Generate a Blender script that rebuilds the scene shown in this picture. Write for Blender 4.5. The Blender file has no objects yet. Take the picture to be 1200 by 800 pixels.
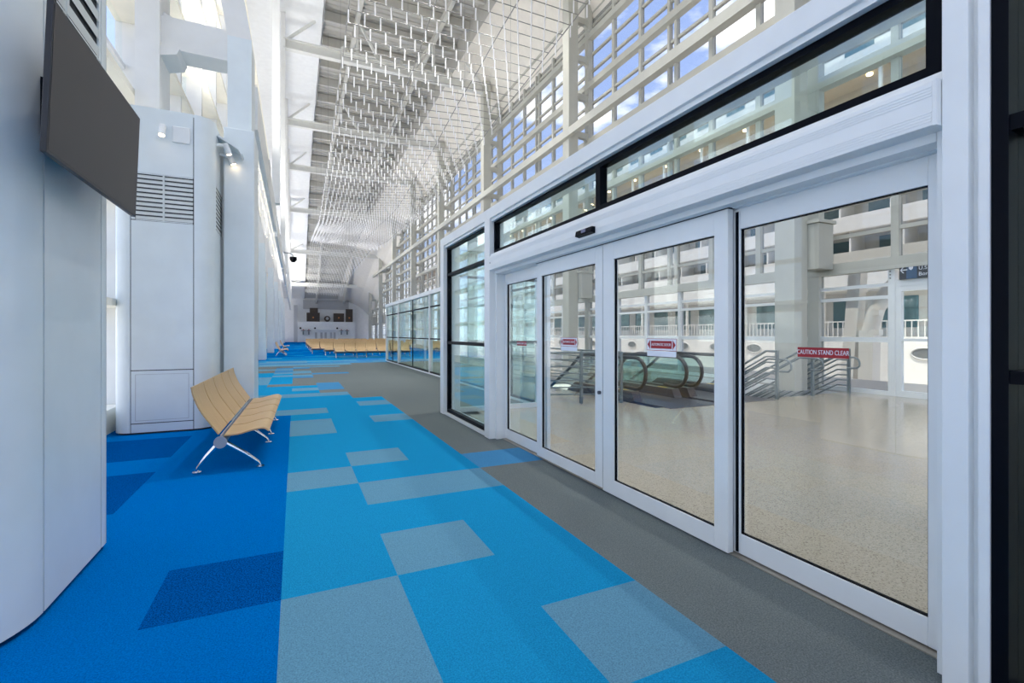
import bpy, math, random
from mathutils import Vector, Matrix
random.seed(7)
R = math.radians
SC = bpy.context.scene
COL = SC.collection

# ------------------------------------------------------------------ camera
cam_d = bpy.data.cameras.new('camera')
cam_d.sensor_width = 36.0
cam_d.lens = 552.6 / 1200 * 36.0
cam_d.shift_y = -9.0 / 1200
cam_d.clip_end = 1500
cam = bpy.data.objects.new('camera', cam_d)
COL.objects.link(cam)
cam.location = (0, 0, 1.45)
cam.rotation_euler = (R(90), 0, R(-24.703))
SC.camera = cam

# ------------------------------------------------------------------ sky
W = bpy.data.worlds.new('sky')
SC.world = W
W.use_nodes = True
nt = W.node_tree
nt.nodes.clear()
def wn(t, **k):
    n = nt.nodes.new(t)
    for a, b in k.items():
        setattr(n, a, b)
    return n
w_out = wn('ShaderNodeOutputWorld')
w_bg = wn('ShaderNodeBackground')
w_tc = wn('ShaderNodeTexCoord')
w_sep = wn('ShaderNodeSeparateXYZ')
nt.links.new(w_tc.outputs['Generated'], w_sep.inputs[0])
w_grad = wn('ShaderNodeValToRGB')
w_grad.color_ramp.elements[0].position = 0.0
w_grad.color_ramp.elements[0].color = (0.74, 0.82, 0.94, 1)
w_grad.color_ramp.elements[1].position = 0.75
w_grad.color_ramp.elements[1].color = (0.27, 0.38, 0.72, 1)
e = w_grad.color_ramp.elements.new(0.25); e.color = (0.37, 0.49, 0.80, 1)
nt.links.new(w_sep.outputs['Z'], w_grad.inputs[0])
w_noise = wn('ShaderNodeTexNoise')
w_noise.inputs['Scale'].default_value = 3.1
w_noise.inputs['Detail'].default_value = 6
w_noise.inputs['Roughness'].default_value = 0.55
w_map = wn('ShaderNodeMapping')
w_map.inputs['Scale'].default_value = (1, 1, 2.2)
w_map.inputs['Location'].default_value = (0.35, 0.1, 0.0)
nt.links.new(w_tc.outputs['Generated'], w_map.inputs[0])
nt.links.new(w_map.outputs[0], w_noise.inputs['Vector'])
w_cl = wn('ShaderNodeValToRGB')
w_cl.color_ramp.elements[0].position = 0.52
w_cl.color_ramp.elements[0].color = (0, 0, 0, 1)
w_cl.color_ramp.elements[1].position = 0.66
w_cl.color_ramp.elements[1].color = (1, 1, 1, 1)
nt.links.new(w_noise.outputs['Fac'], w_cl.inputs[0])
w_mix = wn('ShaderNodeMix', data_type='RGBA')
nt.links.new(w_cl.outputs[0], w_mix.inputs['Factor'])
nt.links.new(w_grad.outputs[0], w_mix.inputs['A'])
w_mix.inputs['B'].default_value = (1.7, 1.65, 1.6, 1)
nt.links.new(w_mix.outputs['Result'], w_bg.inputs['Color'])
w_bg.inputs['Strength'].default_value = 2.2
nt.links.new(w_bg.outputs[0], w_out.inputs[0])

sun_d = bpy.data.lights.new('sun', 'SUN')
sun_d.energy = 6.0
sun_d.angle = R(0.6)
sun_d.color = (1.0, 0.93, 0.82)
sun = bpy.data.objects.new('sun', sun_d)
COL.objects.link(sun)
# light travels towards +X and steeply down: it passes over the roof and meets the ship's near side
sun.rotation_euler = Vector((0.30, 0.04, -0.955)).to_track_quat('-Z', 'Y').to_euler()

SC.view_settings.view_transform = 'Standard'
SC.view_settings.look = 'None'
SC.view_settings.gamma = 1
SC.view_settings.use_curve_mapping = False
SC.view_settings.exposure = 0.06
SC.cycles.transparent_max_bounces = 40
SC.cycles.max_bounces = 10
SC.cycles.diffuse_bounces = 6
SC.cycles.glossy_bounces = 5
SC.cycles.use_denoising = True
SC.cycles.sample_clamp_indirect = 6.0
SC.cycles.caustics_reflective = False
SC.cycles.caustics_refractive = False

# ------------------------------------------------------------------ materials
MATS = {}
def mat(name, col, rough=0.5, metal=0.0, noise=None, emit=None, spec=0.5, bump=None, coat=0.0):
    """noise = (scale, amount, detail); bump = (scale, strength)"""
    if name in MATS:
        return MATS[name]
    m = bpy.data.materials.new(name)
    m.use_nodes = True
    t = m.node_tree
    b = t.nodes['Principled BSDF']
    b.inputs['Roughness'].default_value = rough
    b.inputs['Metallic'].default_value = metal
    b.inputs['Specular IOR Level'].default_value = spec
    b.inputs['Coat Weight'].default_value = coat
    b.inputs['Base Color'].default_value = (*col, 1)
    tc = t.nodes.new('ShaderNodeTexCoord')
    if noise is None:
        noise = (3.0, 0.03, 3)
    n = t.nodes.new('ShaderNodeTexNoise')
    n.inputs['Scale'].default_value = noise[0]
    n.inputs['Detail'].default_value = noise[2]
    t.links.new(tc.outputs['Object'], n.inputs['Vector'])
    r = t.nodes.new('ShaderNodeValToRGB')
    a = noise[1]
    r.color_ramp.elements[0].position = 0.3
    r.color_ramp.elements[1].position = 0.7
    r.color_ramp.elements[0].color = (*[max(0, c * (1 - a)) for c in col], 1)
    r.color_ramp.elements[1].color = (*[min(1, c * (1 + a)) for c in col], 1)
    t.links.new(n.outputs['Fac'], r.inputs[0])
    t.links.new(r.outputs[0], b.inputs['Base Color'])
    if bump:
        n2 = t.nodes.new('ShaderNodeTexNoise')
        n2.inputs['Scale'].default_value = bump[0]
        t.links.new(tc.outputs['Object'], n2.inputs['Vector'])
        bp = t.nodes.new('ShaderNodeBump')
        bp.inputs['Strength'].default_value = bump[1]
        bp.inputs['Distance'].default_value = 0.01
        t.links.new(n2.outputs['Fac'], bp.inputs['Height'])
        t.links.new(bp.outputs[0], b.inputs['Normal'])
    if emit:
        b.inputs['Emission Color'].default_value = (*emit[0], 1)
        b.inputs['Emission Strength'].default_value = emit[1]
    MATS[name] = m
    return m

def glass_mat(name, tint, refl=1.0):
    m = bpy.data.materials.new(name)
    m.use_nodes = True
    t = m.node_tree
    t.nodes.clear()
    o = t.nodes.new('ShaderNodeOutputMaterial')
    mx = t.nodes.new('ShaderNodeMixShader')
    tr = t.nodes.new('ShaderNodeBsdfTransparent')
    tr.inputs[0].default_value = (*tint, 1)
    gl = t.nodes.new('ShaderNodeBsdfGlossy')
    gl.inputs['Roughness'].default_value = 0.0
    gl.inputs['Color'].default_value = (0.9, 0.97, 0.96, 1)
    lw = t.nodes.new('ShaderNodeLayerWeight')
    p = t.nodes.new('ShaderNodeMath'); p.operation = 'POWER'; p.inputs[1].default_value = 5
    mu = t.nodes.new('ShaderNodeMath'); mu.operation = 'MULTIPLY_ADD'
    mu.inputs[1].default_value = 0.9 * refl; mu.inputs[2].default_value = 0.04 * refl
    t.links.new(lw.outputs['Facing'], p.inputs[0])
    t.links.new(p.outputs[0], mu.inputs[0])
    t.links.new(mu.outputs[0], mx.inputs[0])
    t.links.new(tr.outputs[0], mx.inputs[1])
    t.links.new(gl.outputs[0], mx.inputs[2])
    t.links.new(mx.outputs[0], o.inputs[0])
    MATS[name] = m
    return m

WHITE = mat('white_paint', (0.80, 0.81, 0.82), 0.4)
CAB = mat('cabinet_white', (0.74, 0.80, 0.82), 0.28)
FRAME = mat('door_frame_white', (0.80, 0.82, 0.82), 0.33)
STEEL = mat('white_steel', (0.79, 0.79, 0.77), 0.45)
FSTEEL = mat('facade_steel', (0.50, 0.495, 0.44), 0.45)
BSTEEL = mat('beam_steel', (0.70, 0.70, 0.67), 0.45)
WARM_CEIL = mat('warm_lit_ceiling', (0.80, 0.76, 0.69), 0.6)  # white ceiling; warm bounce from outside is put into the cream tone
LEDGE = mat('warm_lit_ledge', (0.88, 0.84, 0.72), 0.5)  # cream tone stands in for warm reflected light on the ledges
DECK = mat('metal_deck_grey', (0.50, 0.49, 0.46), 0.6, 0.0)
DSTEEL = mat('ceiling_steel', (0.60, 0.59, 0.55), 0.5)
BLACK = mat('black_gasket', (0.003, 0.004, 0.007), 0.4, spec=0.06)
DARK = mat('dark_shadow_gap', (0.03, 0.035, 0.04), 0.7)
SCREEN = mat('tv_screen_dark', (0.036, 0.032, 0.032), 0.45)
TVB = mat('tv_case_black', (0.012, 0.014, 0.02), 0.4)
ROD = mat('rod_white', (0.88, 0.88, 0.90), 0.3)
RAIL = mat('sculpture_rail_grey', (0.24, 0.24, 0.235), 0.5, 0.0)
CHROME = mat('polished_aluminium', (0.75, 0.76, 0.78), 0.12, 1.0)
BEAM = mat('dark_beam_metal', (0.12, 0.13, 0.16), 0.35, 0.7)
CAPM = mat('grey_end_cap', (0.30, 0.32, 0.36), 0.5)
TRACK = mat('door_track_metal', (0.42, 0.38, 0.32), 0.4, 0.6)
RUBBER = mat('black_handrail_rubber', (0.02, 0.02, 0.022), 0.35)
RAILM = mat('grey_green_railing', (0.17, 0.20, 0.21), 0.4, 0.3)
PLATE = mat('escalator_plate', (0.10, 0.095, 0.11), 0.35, 0.4)
RED = mat('sticker_red', (0.36, 0.012, 0.02), 0.5)
STW = mat('sticker_white', (0.82, 0.84, 0.9), 0.5)
SIGN = mat('sign_charcoal', (0.035, 0.035, 0.038), 0.4)
SIGNB = mat('sign_blue', (0.05, 0.10, 0.18), 0.4)
GREY = mat('grey_panel', (0.45, 0.46, 0.48), 0.5)
SLAT = mat('louvre_slat_white', (0.68, 0.71, 0.70), 0.45)
SHIPW = mat('ship_white', (0.86, 0.82, 0.75), 0.4)
SHIPG = mat('ship_cabin_wall', (0.62, 0.60, 0.56), 0.5)
SHIPT = mat('ship_teal_glass', (0.05, 0.13, 0.15), 0.08)
TAN = mat('ship_deck_ceiling', (0.52, 0.44, 0.36), 0.6)
BROWN = mat('dark_brown_box', (0.045, 0.03, 0.022), 0.5)
CONC = mat('concrete', (0.55, 0.52, 0.47), 0.8, noise=(0.3, 0.1, 4))
YEL = mat('yellow_marking', (0.75, 0.5, 0.05), 0.5)
LAMPE = mat('lamp_glow_warm', (1, 0.85, 0.6), 0.5, emit=((1.0, 0.72, 0.42), 14.0))
LAMPC = mat('added_lamp_glow', (1, 1, 1), 0.5, emit=((1.0, 0.97, 0.93), 2.0))  # lens glow of the added uplights and can lamps
CANM = mat('added_can_grey', (0.20, 0.20, 0.19), 0.7)
def carpet(name, col, amt=0.35):
    return mat(name, col, 0.95, noise=(140.0, amt, 2), spec=0.0, bump=(220.0, 0.5))
CP = {
    'G': carpet('carpet_grey', (0.155, 0.180, 0.182), 0.3),
    'B': carpet('carpet_sky_blue', (0.012, 0.245, 0.49), 0.22),
    'L': carpet('carpet_pale_blue', (0.115, 0.275, 0.40), 0.25),
    'M': carpet('carpet_mid_blue', (0.06, 0.22, 0.42), 0.25),
    'D': carpet('carpet_deep_blue', (0.0, 0.13, 0.44), 0.25),
    'K': carpet('carpet_navy', (0.0, 0.07, 0.28), 0.6),
}
G_CLEAR = glass_mat('clear_glass', (0.97, 0.985, 0.98))
G_TEAL = glass_mat('green_tinted_glass', (0.86, 0.94, 0.93), 1.6)
G_SOLAR = glass_mat('solar_facade_glass', (0.75, 0.76, 0.77), 0.8)
G_LEFT = glass_mat('clear_wall_glass', (0.95, 0.97, 0.98), 0.8)

def wood_mat():
    m = bpy.data.materials.new('maple_plywood')
    m.use_nodes = True
    t = m.node_tree; b = t.nodes['Principled BSDF']
    tc = t.nodes.new('ShaderNodeTexCoord')
    mp = t.nodes.new('ShaderNodeMapping'); mp.inputs['Scale'].default_value = (3, 40, 3)
    n = t.nodes.new('ShaderNodeTexNoise'); n.inputs['Scale'].default_value = 2.0; n.inputs['Detail'].default_value = 5
    r = t.nodes.new('ShaderNodeValToRGB')
    r.color_ramp.elements[0].position = 0.3; r.color_ramp.elements[0].color = (0.46, 0.30, 0.135, 1)
    r.color_ramp.elements[1].position = 0.7; r.color_ramp.elements[1].color = (0.56, 0.385, 0.19, 1)
    t.links.new(tc.outputs['Object'], mp.inputs[0]); t.links.new(mp.outputs[0], n.inputs['Vector'])
    t.links.new(n.outputs['Fac'], r.inputs[0]); t.links.new(r.outputs[0], b.inputs['Base Color'])
    b.inputs['Roughness'].default_value = 0.38
    return m
WOOD = wood_mat()

def terrazzo_mat():
    m = bpy.data.materials.new('beige_terrazzo')
    m.use_nodes = True
    t = m.node_tree; b = t.nodes['Principled BSDF']
    tc = t.nodes.new('ShaderNodeTexCoord')
    v = t.nodes.new('ShaderNodeTexVoronoi'); v.inputs['Scale'].default_value = 130
    r = t.nodes.new('ShaderNodeValToRGB')
    cr = r.color_ramp
    cr.elements[0].position = 0.0; cr.elements[0].color = (0.20, 0.165, 0.125, 1)
    cr.elements[1].position = 0.9; cr.elements[1].color = (0.43, 0.385, 0.31, 1)
    e1 = cr.elements.new(0.18); e1.color = (0.35, 0.31, 0.245, 1)
    t.links.new(tc.outputs['Object'], v.inputs['Vector'])
    sp = t.nodes.new('ShaderNodeSeparateColor')
    t.links.new(v.outputs['Color'], sp.inputs[0])
    t.links.new(sp.outputs[0], r.inputs[0])
    t.links.new(r.outputs[0], b.inputs['Base Color'])
    b.inputs['Roughness'].default_value = 0.14
    return m
TERR = terrazzo_mat()

UPL, DNL = 1800, 2150      # power of the uplights and can lamps added to fill the hall
# ------------------------------------------------------------------ helpers
class MB:
    def __init__(s):
        s.v, s.f, s.sm = [], [], []
    def add(s, vs, fs, smooth=False):
        o = len(s.v)
        s.v += [tuple(p) for p in vs]
        for q in fs:
            s.f.append(tuple(i + o for i in q)); s.sm.append(smooth)
        return s
    def box(s, x0, x1, y0, y1, z0, z1):
        return s.add([(x0,y0,z0),(x1,y0,z0),(x1,y1,z0),(x0,y1,z0),(x0,y0,z1),(x1,y0,z1),(x1,y1,z1),(x0,y1,z1)],
                     [(0,3,2,1),(4,5,6,7),(0,1,5,4),(1,2,6,5),(2,3,7,6),(3,0,4,7)])
    def prism(s, poly, z0, z1):
        n = len(poly)
        return s.add([(x, y, z0) for x, y in poly] + [(x, y, z1) for x, y in poly],
              [tuple(range(n - 1, -1, -1)), tuple(range(n, 2 * n))] + [(i, (i + 1) % n, n + (i + 1) % n, n + i) for i in range(n)])
    def prism_y(s, poly, y0, y1):
        """poly in (x, z)"""
        n = len(poly)
        return s.add([(x, y0, z) for x, z in poly] + [(x, y1, z) for x, z in poly],
              [tuple(range(n)), tuple(range(2 * n - 1, n - 1, -1))] + [(i, n + i, n + (i + 1) % n, (i + 1) % n) for i in range(n)])
    def prism_x(s, poly, x0, x1):
        """poly in (y, z)"""
        n = len(poly)
        return s.add([(x0, y, z) for y, z in poly] + [(x1, y, z) for y, z in poly],
              [tuple(range(n)), tuple(range(2 * n - 1, n - 1, -1))] + [(i, n + i, n + (i + 1) % n, (i + 1) % n) for i in range(n)])
    def tube(s, pts, r, n=8, closed=False, caps=True):
        pts = [Vector(p) for p in pts]
        rings = []
        N = len(pts)
        up = None
        for i, p in enumerate(pts):
            if closed:
                d = (pts[(i + 1) % N] - pts[i - 1]).normalized()
            else:
                d = (pts[min(i + 1, N - 1)] - pts[max(i - 1, 0)]).normalized()
            if up is None:
                up = d.orthogonal().normalized()
            else:
                up = (up - d * up.dot(d)).normalized()
            b = d.cross(up)
            rr = r[i] if isinstance(r, (list, tuple)) else r
            rings.append([p + (up * math.cos(2 * math.pi * k / n) + b * math.sin(2 * math.pi * k / n)) * rr for k in range(n)])
        vs = [q for ring in rings for q in ring]
        fs = []
        for i in range(N if closed else N - 1):
            a, c = i * n, ((i + 1) % N) * n
            for k in range(n):
                fs.append((a + k, a + (k + 1) % n, c + (k + 1) % n, c + k))
        s.add(vs, fs, True)
        if caps and not closed:
            s.add(rings[0], [tuple(range(n - 1, -1, -1))]); s.add(rings[-1], [tuple(range(n))])
        return s
    def bar(s, p, q, w, h):
        """rectangular bar from p to q, w across, h in the other direction"""
        p, q = Vector(p), Vector(q)
        d = (q - p).normalized()
        side = d.cross(Vector((0, 0, 1)))
        if side.length < 1e-4:
            side = Vector((1, 0, 0))
        side.normalize()
        u = side.cross(d)
        c = []
        for e0 in (p, q):
            for a, b in ((-1, -1), (1, -1), (1, 1), (-1, 1)):
                c.append(e0 + side * (a * w / 2) + u * (b * h / 2))
        return s.add(c, [(3,2,1,0),(4,5,6,7),(0,1,5,4),(1,2,6,5),(2,3,7,6),(3,0,4,7)])
    def shell(s, line, z0, z1, t):
        """wall panel that follows an open outline (x, y), t thick to the right-hand side of the path"""
        n = len(line)
        inn = []
        for i, p in enumerate(line):
            a = Vector(line[max(i - 1, 0)]); b = Vector(line[min(i + 1, n - 1)])
            d = (b - a).normalized()
            inn.append((p[0] - d.y * t, p[1] + d.x * t))
        v = [(x, y, z0) for x, y in line] + [(x, y, z1) for x, y in line]
        f = [(i, i + 1, n + i + 1, n + i) for i in range(n - 1)]
        s.add(v, f, n > 2)
        v = [(x, y, z0) for x, y in inn] + [(x, y, z1) for x, y in inn]
        s.add(v, [(n + i, n + i + 1, i + 1, i) for i in range(n - 1)], n > 2)
        ring = list(line) + inn[::-1]
        m = len(ring)
        for i0 in range(n - 1):
            for zz in (z0, z1):
                q = [(*line[i0], zz), (*line[i0 + 1], zz), (*inn[i0 + 1], zz), (*inn[i0], zz)]
                s.add(q, [(0, 1, 2, 3)])
        for k in (0, n - 1):
            s.add([(*line[k], z0), (*inn[k], z0), (*inn[k], z1), (*line[k], z1)], [(0, 1, 2, 3)])
        return s
    def mesh(s, name, m):
        me = bpy.data.meshes.new(name)
        me.from_pydata(s.v, [], s.f)
        for p, k in zip(me.polygons, s.sm):
            p.use_smooth = k
        me.materials.append(m)
        me.update()
        return me
    def build(s, name, m, parent=None, bevel=0):
        o = bpy.data.objects.new(name, s.mesh(name, m))
        COL.objects.link(o)
        attach(o, parent)
        if bevel:
            b = o.modifiers.new('bevel', 'BEVEL'); b.width = bevel; b.segments = 2; b.limit_method = 'ANGLE'
        return o

def world_loc(o):
    v = Vector(o.location)
    p = o.parent
    if p is not None:
        v = v + o.matrix_parent_inverse.translation + world_loc(p)
    return v
def attach(o, parent):
    if parent is not None:
        o.parent = parent
        o.matrix_parent_inverse = Matrix.Translation(-world_loc(parent))
    return o
def thing(name, label, cat, loc=(0, 0, 0), group=None, kind=None):
    o = bpy.data.objects.new(name, None)
    o.empty_display_size = 0.1
    COL.objects.link(o)
    o.location = loc
    tag(o, label, cat, group, kind)
    return o
def tag(o, label=None, cat=None, group=None, kind=None):
    if label: o['label'] = label
    if cat: o['category'] = cat
    if group: o['group'] = group
    if kind: o['kind'] = kind
    return o
def struct(name, loc=(0, 0, 0), label=None):
    return thing(name, label, None, loc, kind='structure')
BOXC = {}
def box(name, x0, x1, y0, y1, z0, z1, m, parent=None, bevel=0):
    """one box object; alike boxes share their mesh"""
    d = (round(x1 - x0, 4), round(y1 - y0, 4), round(z1 - z0, 4), m.name)
    if d not in BOXC:
        BOXC[d] = MB().box(-d[0]/2, d[0]/2, -d[1]/2, d[1]/2, -d[2]/2, d[2]/2).mesh(name, m)
    o = bpy.data.objects.new(name, BOXC[d])
    COL.objects.link(o)
    o.location = ((x0 + x1) / 2, (y0 + y1) / 2, (z0 + z1) / 2)
    attach(o, parent)
    if bevel:
        b = o.modifiers.new('bevel', 'BEVEL'); b.width = bevel; b.segments = 2; b.limit_method = 'ANGLE'
    return o
def inst(name, mesh, loc, parent=None, rot=None, scale=None):
    o = bpy.data.objects.new(name, mesh)
    COL.objects.link(o)
    o.location = loc
    if rot: o.rotation_euler = rot
    if scale: o.scale = scale
    return attach(o, parent)
def copy_tree(o, parent=None, dloc=None, label=None, rotz=None):
    c = o.copy(); COL.objects.link(c)
    if parent is not None: c.parent = parent
    if dloc is not None: c.location = Vector(o.location) + Vector(dloc)
    if rotz is not None: c.rotation_euler.z = rotz
    if label: c['label'] = label
    for ch in list(o.children):
        copy_tree(ch, c)
    return c
ORD = ['nearest', 'second', 'third', 'fourth', 'fifth', 'sixth', 'seventh', 'eighth', 'ninth', 'tenth', 'eleventh', 'twelfth',
       'thirteenth', 'fourteenth']
def arc(cx, cy, r, a0, a1, n=12):
    return [(cx + r * math.cos(R(a0 + (a1 - a0) * i / n)), cy + r * math.sin(R(a0 + (a1 - a0) * i / n))) for i in range(n + 1)]
def text_mesh(name, body, size, m, extrude=0.0008, align='CENTER', sx=1.0):
    c = bpy.data.curves.new(name, 'FONT')
    c.body = body; c.size = size; c.extrude = extrude
    c.align_x = align; c.align_y = 'CENTER'
    o = bpy.data.objects.new(name, c)
    COL.objects.link(o)
    dg = bpy.context.evaluated_depsgraph_get()
    me = bpy.data.meshes.new_from_object(o.evaluated_get(dg))
    bpy.data.objects.remove(o)
    for v in me.vertices:
        v.co.x *= sx
    me.materials.clear(); me.materials.append(m)
    return me
def letters(*a, **k):
    o = inst('lettering', *a, **k); o['kind'] = 'stuff'
    return o
def lerp_table(tab, y):
    if y <= tab[0][0]: return tab[0][1]
    for (a, u), (b, w) in zip(tab, tab[1:]):
        if y <= b:
            k = (y - a) / (b - a)
            k = k * k * (3 - 2 * k) * 0.5 + k * 0.5
            return u + (w - u) * k
    return tab[-1][1]

Y0, YE = -9.0, 92.0          # ends of the hall
XL, XR = -2.75, 12.9         # the two glazed side walls
DOOR_X = 2.5
GRID = [8.1 + 10.8 * k for k in range(8)]
def drop(y):
    k = max(0, min(1, (y - 50) / 42))
    return k * k * (3 - 2 * k) * 0.6 + k * 0.4 * k
def soffit_z(y): return 19.6 - 11.9 * drop(y)
def deck_z(y): return 21.1 - 13.3 * drop(y)
def xd(y):
    k = max(0, min(1, (y - 52) / 34))
    return 10.0 - 2.9 * k * k * (3 - 2 * k)
def beam_z(y): return 17.65 - 10.6 * drop(y)

# ------------------------------------------------------------------ carpeted floor
floor = struct('floor')
CX = lambda i: -0.07 + 0.63 * i
CY = lambda j: 2.86 + 0.6425 * j
I0, I1, J0, J1 = -5, 21, -18, 139
rng = random.Random(3)
grid = {}
def carp(i, j):
    x, y = CX(i + .5), CY(j + .5)
    c = 'G'
    if j < 10:
        if i < 0: c = 'D'
        elif i <= 2: c = 'B'
    elif j <= 14:
        if i < 0: c = 'B'
        if i <= 1: c = 'B'
        if i == 2 and j <= 12: c = 'B'
    elif j <= 25:
        if i < 0: c = 'B'
    return c
for i in range(I0, I1):
    for j in range(J0, J1):
        grid[i, j] = carp(i, j)
def patch(c, i0, i1, j0, j1):
    for i in range(i0, i1 + 1):
        for j in range(j0, j1 + 1):
            if (i, j) in grid: grid[i, j] = c
for p in [('L',0,0,-4,-1),('L',1,1,0,0),('L',2,2,-2,-2),('L',0,0,3,3),('L',1,2,2,2),('L',1,1,4,4),('L',0,0,7,8),('L',0,0,10,10),
          ('L',2,2,8,8),('L',2,2,11,11),('M',3,3,3,3),('L',-2,1,14,14),('B',0,0,15,15),('L',0,0,16,16),('B',0,0,17,17),
          ('M',1,1,16,18),('L',-2,-2,19,22),('L',-5,-3,19,22),('G',-1,-1,18,18),('M',0,0,22,22),('L',-1,0,23,23),('M',-1,-1,26,27),
          ('K',-1,-1,0,0),('K',-5,-3,3,4),('K',-5,-3,6,7),('L',-1,-1,10,10),('L',0,0,25,26),('L',-1,-1,25,25),('M',-1,0,29,29),
          ('L',-5,-1,28,28),('M',1,2,24,24),('L',0,2,30,30),('L',-5,3,32,33)]:
    patch(*p)
for j in range(34, J1):                      # the blue rows in front of the far seats
    base = 'M' if j < 38 else ('B' if j < 47 else 'D')
    hi = 10 if j < 38 else 21
    i = I0
    while i < I1:
        n = rng.randint(2, 6)
        c = base
        u = rng.random()
        if base == 'M': c = 'L' if u < .35 else ('B' if u > .8 else ('G' if i > 7 else 'M'))
        if base == 'B': c = 'M' if u < .25 else ('D' if u > .7 else 'B')
        if base == 'D': c = 'K' if u < .22 else ('B' if u > .85 else 'D')
        for q in range(i, min(i + n, I1)):
            grid[q, j] = c
        i += n
def carpet_ok(i, j):
    x, y = CX(i + .5), CY(j + .5)
    if x > 2.5 and y < 8.3: return False
    if x > 3.2 and y < 8.6: return False
    if x > 4.3 and y < 25.3: return False
    return x < 12.8 and XL - .3 < x
done = set()
for j in range(J0, J1):
    for i in range(I0, I1):
        if (i, j) in done or not carpet_ok(i, j): continue
        c = grid[i, j]
        i2 = i
        while i2 + 1 < I1 and grid[i2 + 1, j] == c and carpet_ok(i2 + 1, j) and (i2 + 1, j) not in done: i2 += 1
        j2 = j
        while j2 + 1 < J1 and (CY(j2 + 1) > 25.2) == (CY(j) > 25.2) and (CY(j2 + 1) > 8.0) == (CY(j) > 8.0) and all(grid[q, j2 + 1] == c and carpet_ok(q, j2 + 1) and (q, j2 + 1) not in done for q in range(i, i2 + 1)): j2 += 1
        for q in range(i, i2 + 1):
            for w in range(j, j2 + 1): done.add((q, w))
        x0, x1 = max(CX(i), XL - .1), CX(i2 + 1)
        if x1 > 2.4 and CY(j) < 8.0: x1 = 2.65
        if x1 > 4.2 and CY(j) < 25.2: x1 = 4.45
        box('carpet_tile', x0, min(x1, 12.85), CY(j), CY(j2 + 1), -0.012, 0.0, CP[c], floor)
box('subfloor', -3.4, 13.2, -9.1, 7.2, -0.3, -0.0125, CONC, floor)
box('subfloor', -3.4, 6.4, 7.2, 14.2, -0.3, -0.0125, CONC, floor)
box('subfloor', -3.4, 13.2, 14.2, 93, -0.3, -0.0125, CONC, floor)

terr = struct('floor_terrazzo')
box('terrazzo_slab', 2.652, 12.88, -9.0, 7.2, -0.012, 0.0, TERR, terr)
box('terrazzo_slab', 2.652, 4.45, 7.2, 8.52, -0.012, 0.0, TERR, terr)
box('terrazzo_slab', 4.45, 6.4, 7.2, 25.65, -0.012, 0.0, TERR, terr)
box('terrazzo_slab', 6.4, 12.88, 14.2, 25.65, -0.012, 0.0, TERR, terr)
box('terrazzo_slab', 12.4, 12.88, 7.2, 14.2, -0.012, 0.0, TERR, terr)
well = struct('wall_stairwell')
box('well_side', 6.3, 6.398, 7.2, 20, -5, -0.013, WHITE, well)
box('well_side', 12.402, 12.5, 7.2, 20, -5, -0.013, WHITE, well)
box('well_floor', 6.3, 12.5, 7.2, 22, -5.1, -5.0, CONC, well)
box('well_side', 6.4, 12.4, 7.1, 7.198, -5, -0.313, WHITE, well)

# ------------------------------------------------------------------ ceiling
ceil = struct('ceiling')
YS = [Y0 + (YE - Y0) * i / 60 for i in range(61)]
def strip(xa, za, xb, zb, th=0.12):
    """long ceiling strip between two edges whose heights are functions of y"""
    m = MB()
    v, f = [], []
    for y in YS:
        a_, b_ = (xa(y) if callable(xa) else xa), (xb(y) if callable(xb) else xb)
        v += [(a_, y, za(y)), (b_, y, zb(y)), (a_, y, za(y) + th), (b_, y, zb(y) + th)]
    for i in range(len(YS) - 1):
        a, b = 4 * i, 4 * i + 4
        f += [(a, b, b + 1, a + 1), (a + 2, a + 3, b + 3, b + 2), (a, a + 2, b + 2, b), (a + 1, b + 1, b + 3, a + 3)]
    return m.add(v, f, False)
strip(-3.2, soffit_z, 1.5, soffit_z).build('soffit', WHITE, ceil)
m = MB(); v = []
for y in YS: v += [(1.45, y, soffit_z(y)), (1.45, y, deck_z(y) + .2), (1.52, y, soffit_z(y)), (1.52, y, deck_z(y) + .2)]
m.add(v, [q for i in range(60) for q in ((4*i, 4*i+1, 4*i+5, 4*i+4), (4*i+2, 4*i+6, 4*i+7, 4*i+3), (4*i, 4*i+4, 4*i+6, 4*i+2))])
m.build('soffit_edge', WHITE, ceil)
warm = [(10.0, 0.0), (10.9, -0.25), (11.8, -1.0), (12.5, -2.1), (13.0, -3.3)]
for (xa, da), (xb, db) in zip(warm, warm[1:]):
    f_ = lambda X: (lambda y: X + (xd(y) - 10.0) * (13.0 - X) / 3.0)
    strip(f_(xa), lambda y, d=da: soffit_z(y) + d, f_(xb), lambda y, d=db: soffit_z(y) + d).build('sloped_panel', WARM_CEIL, ceil)
m = MB(); v = []
for y in YS: v += [(xd(y) - .02, y, soffit_z(y)), (xd(y) - .02, y, deck_z(y) + .2), (xd(y) + .05, y, soffit_z(y)), (xd(y) + .05, y, deck_z(y) + .2)]
m.add(v, [q for i in range(60) for q in ((4*i, 4*i+4, 4*i+5, 4*i+1), (4*i+2, 4*i+3, 4*i+7, 4*i+6), (4*i, 4*i+2, 4*i+6, 4*i+4))])
m.build('deck_edge', DECK, ceil)
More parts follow.
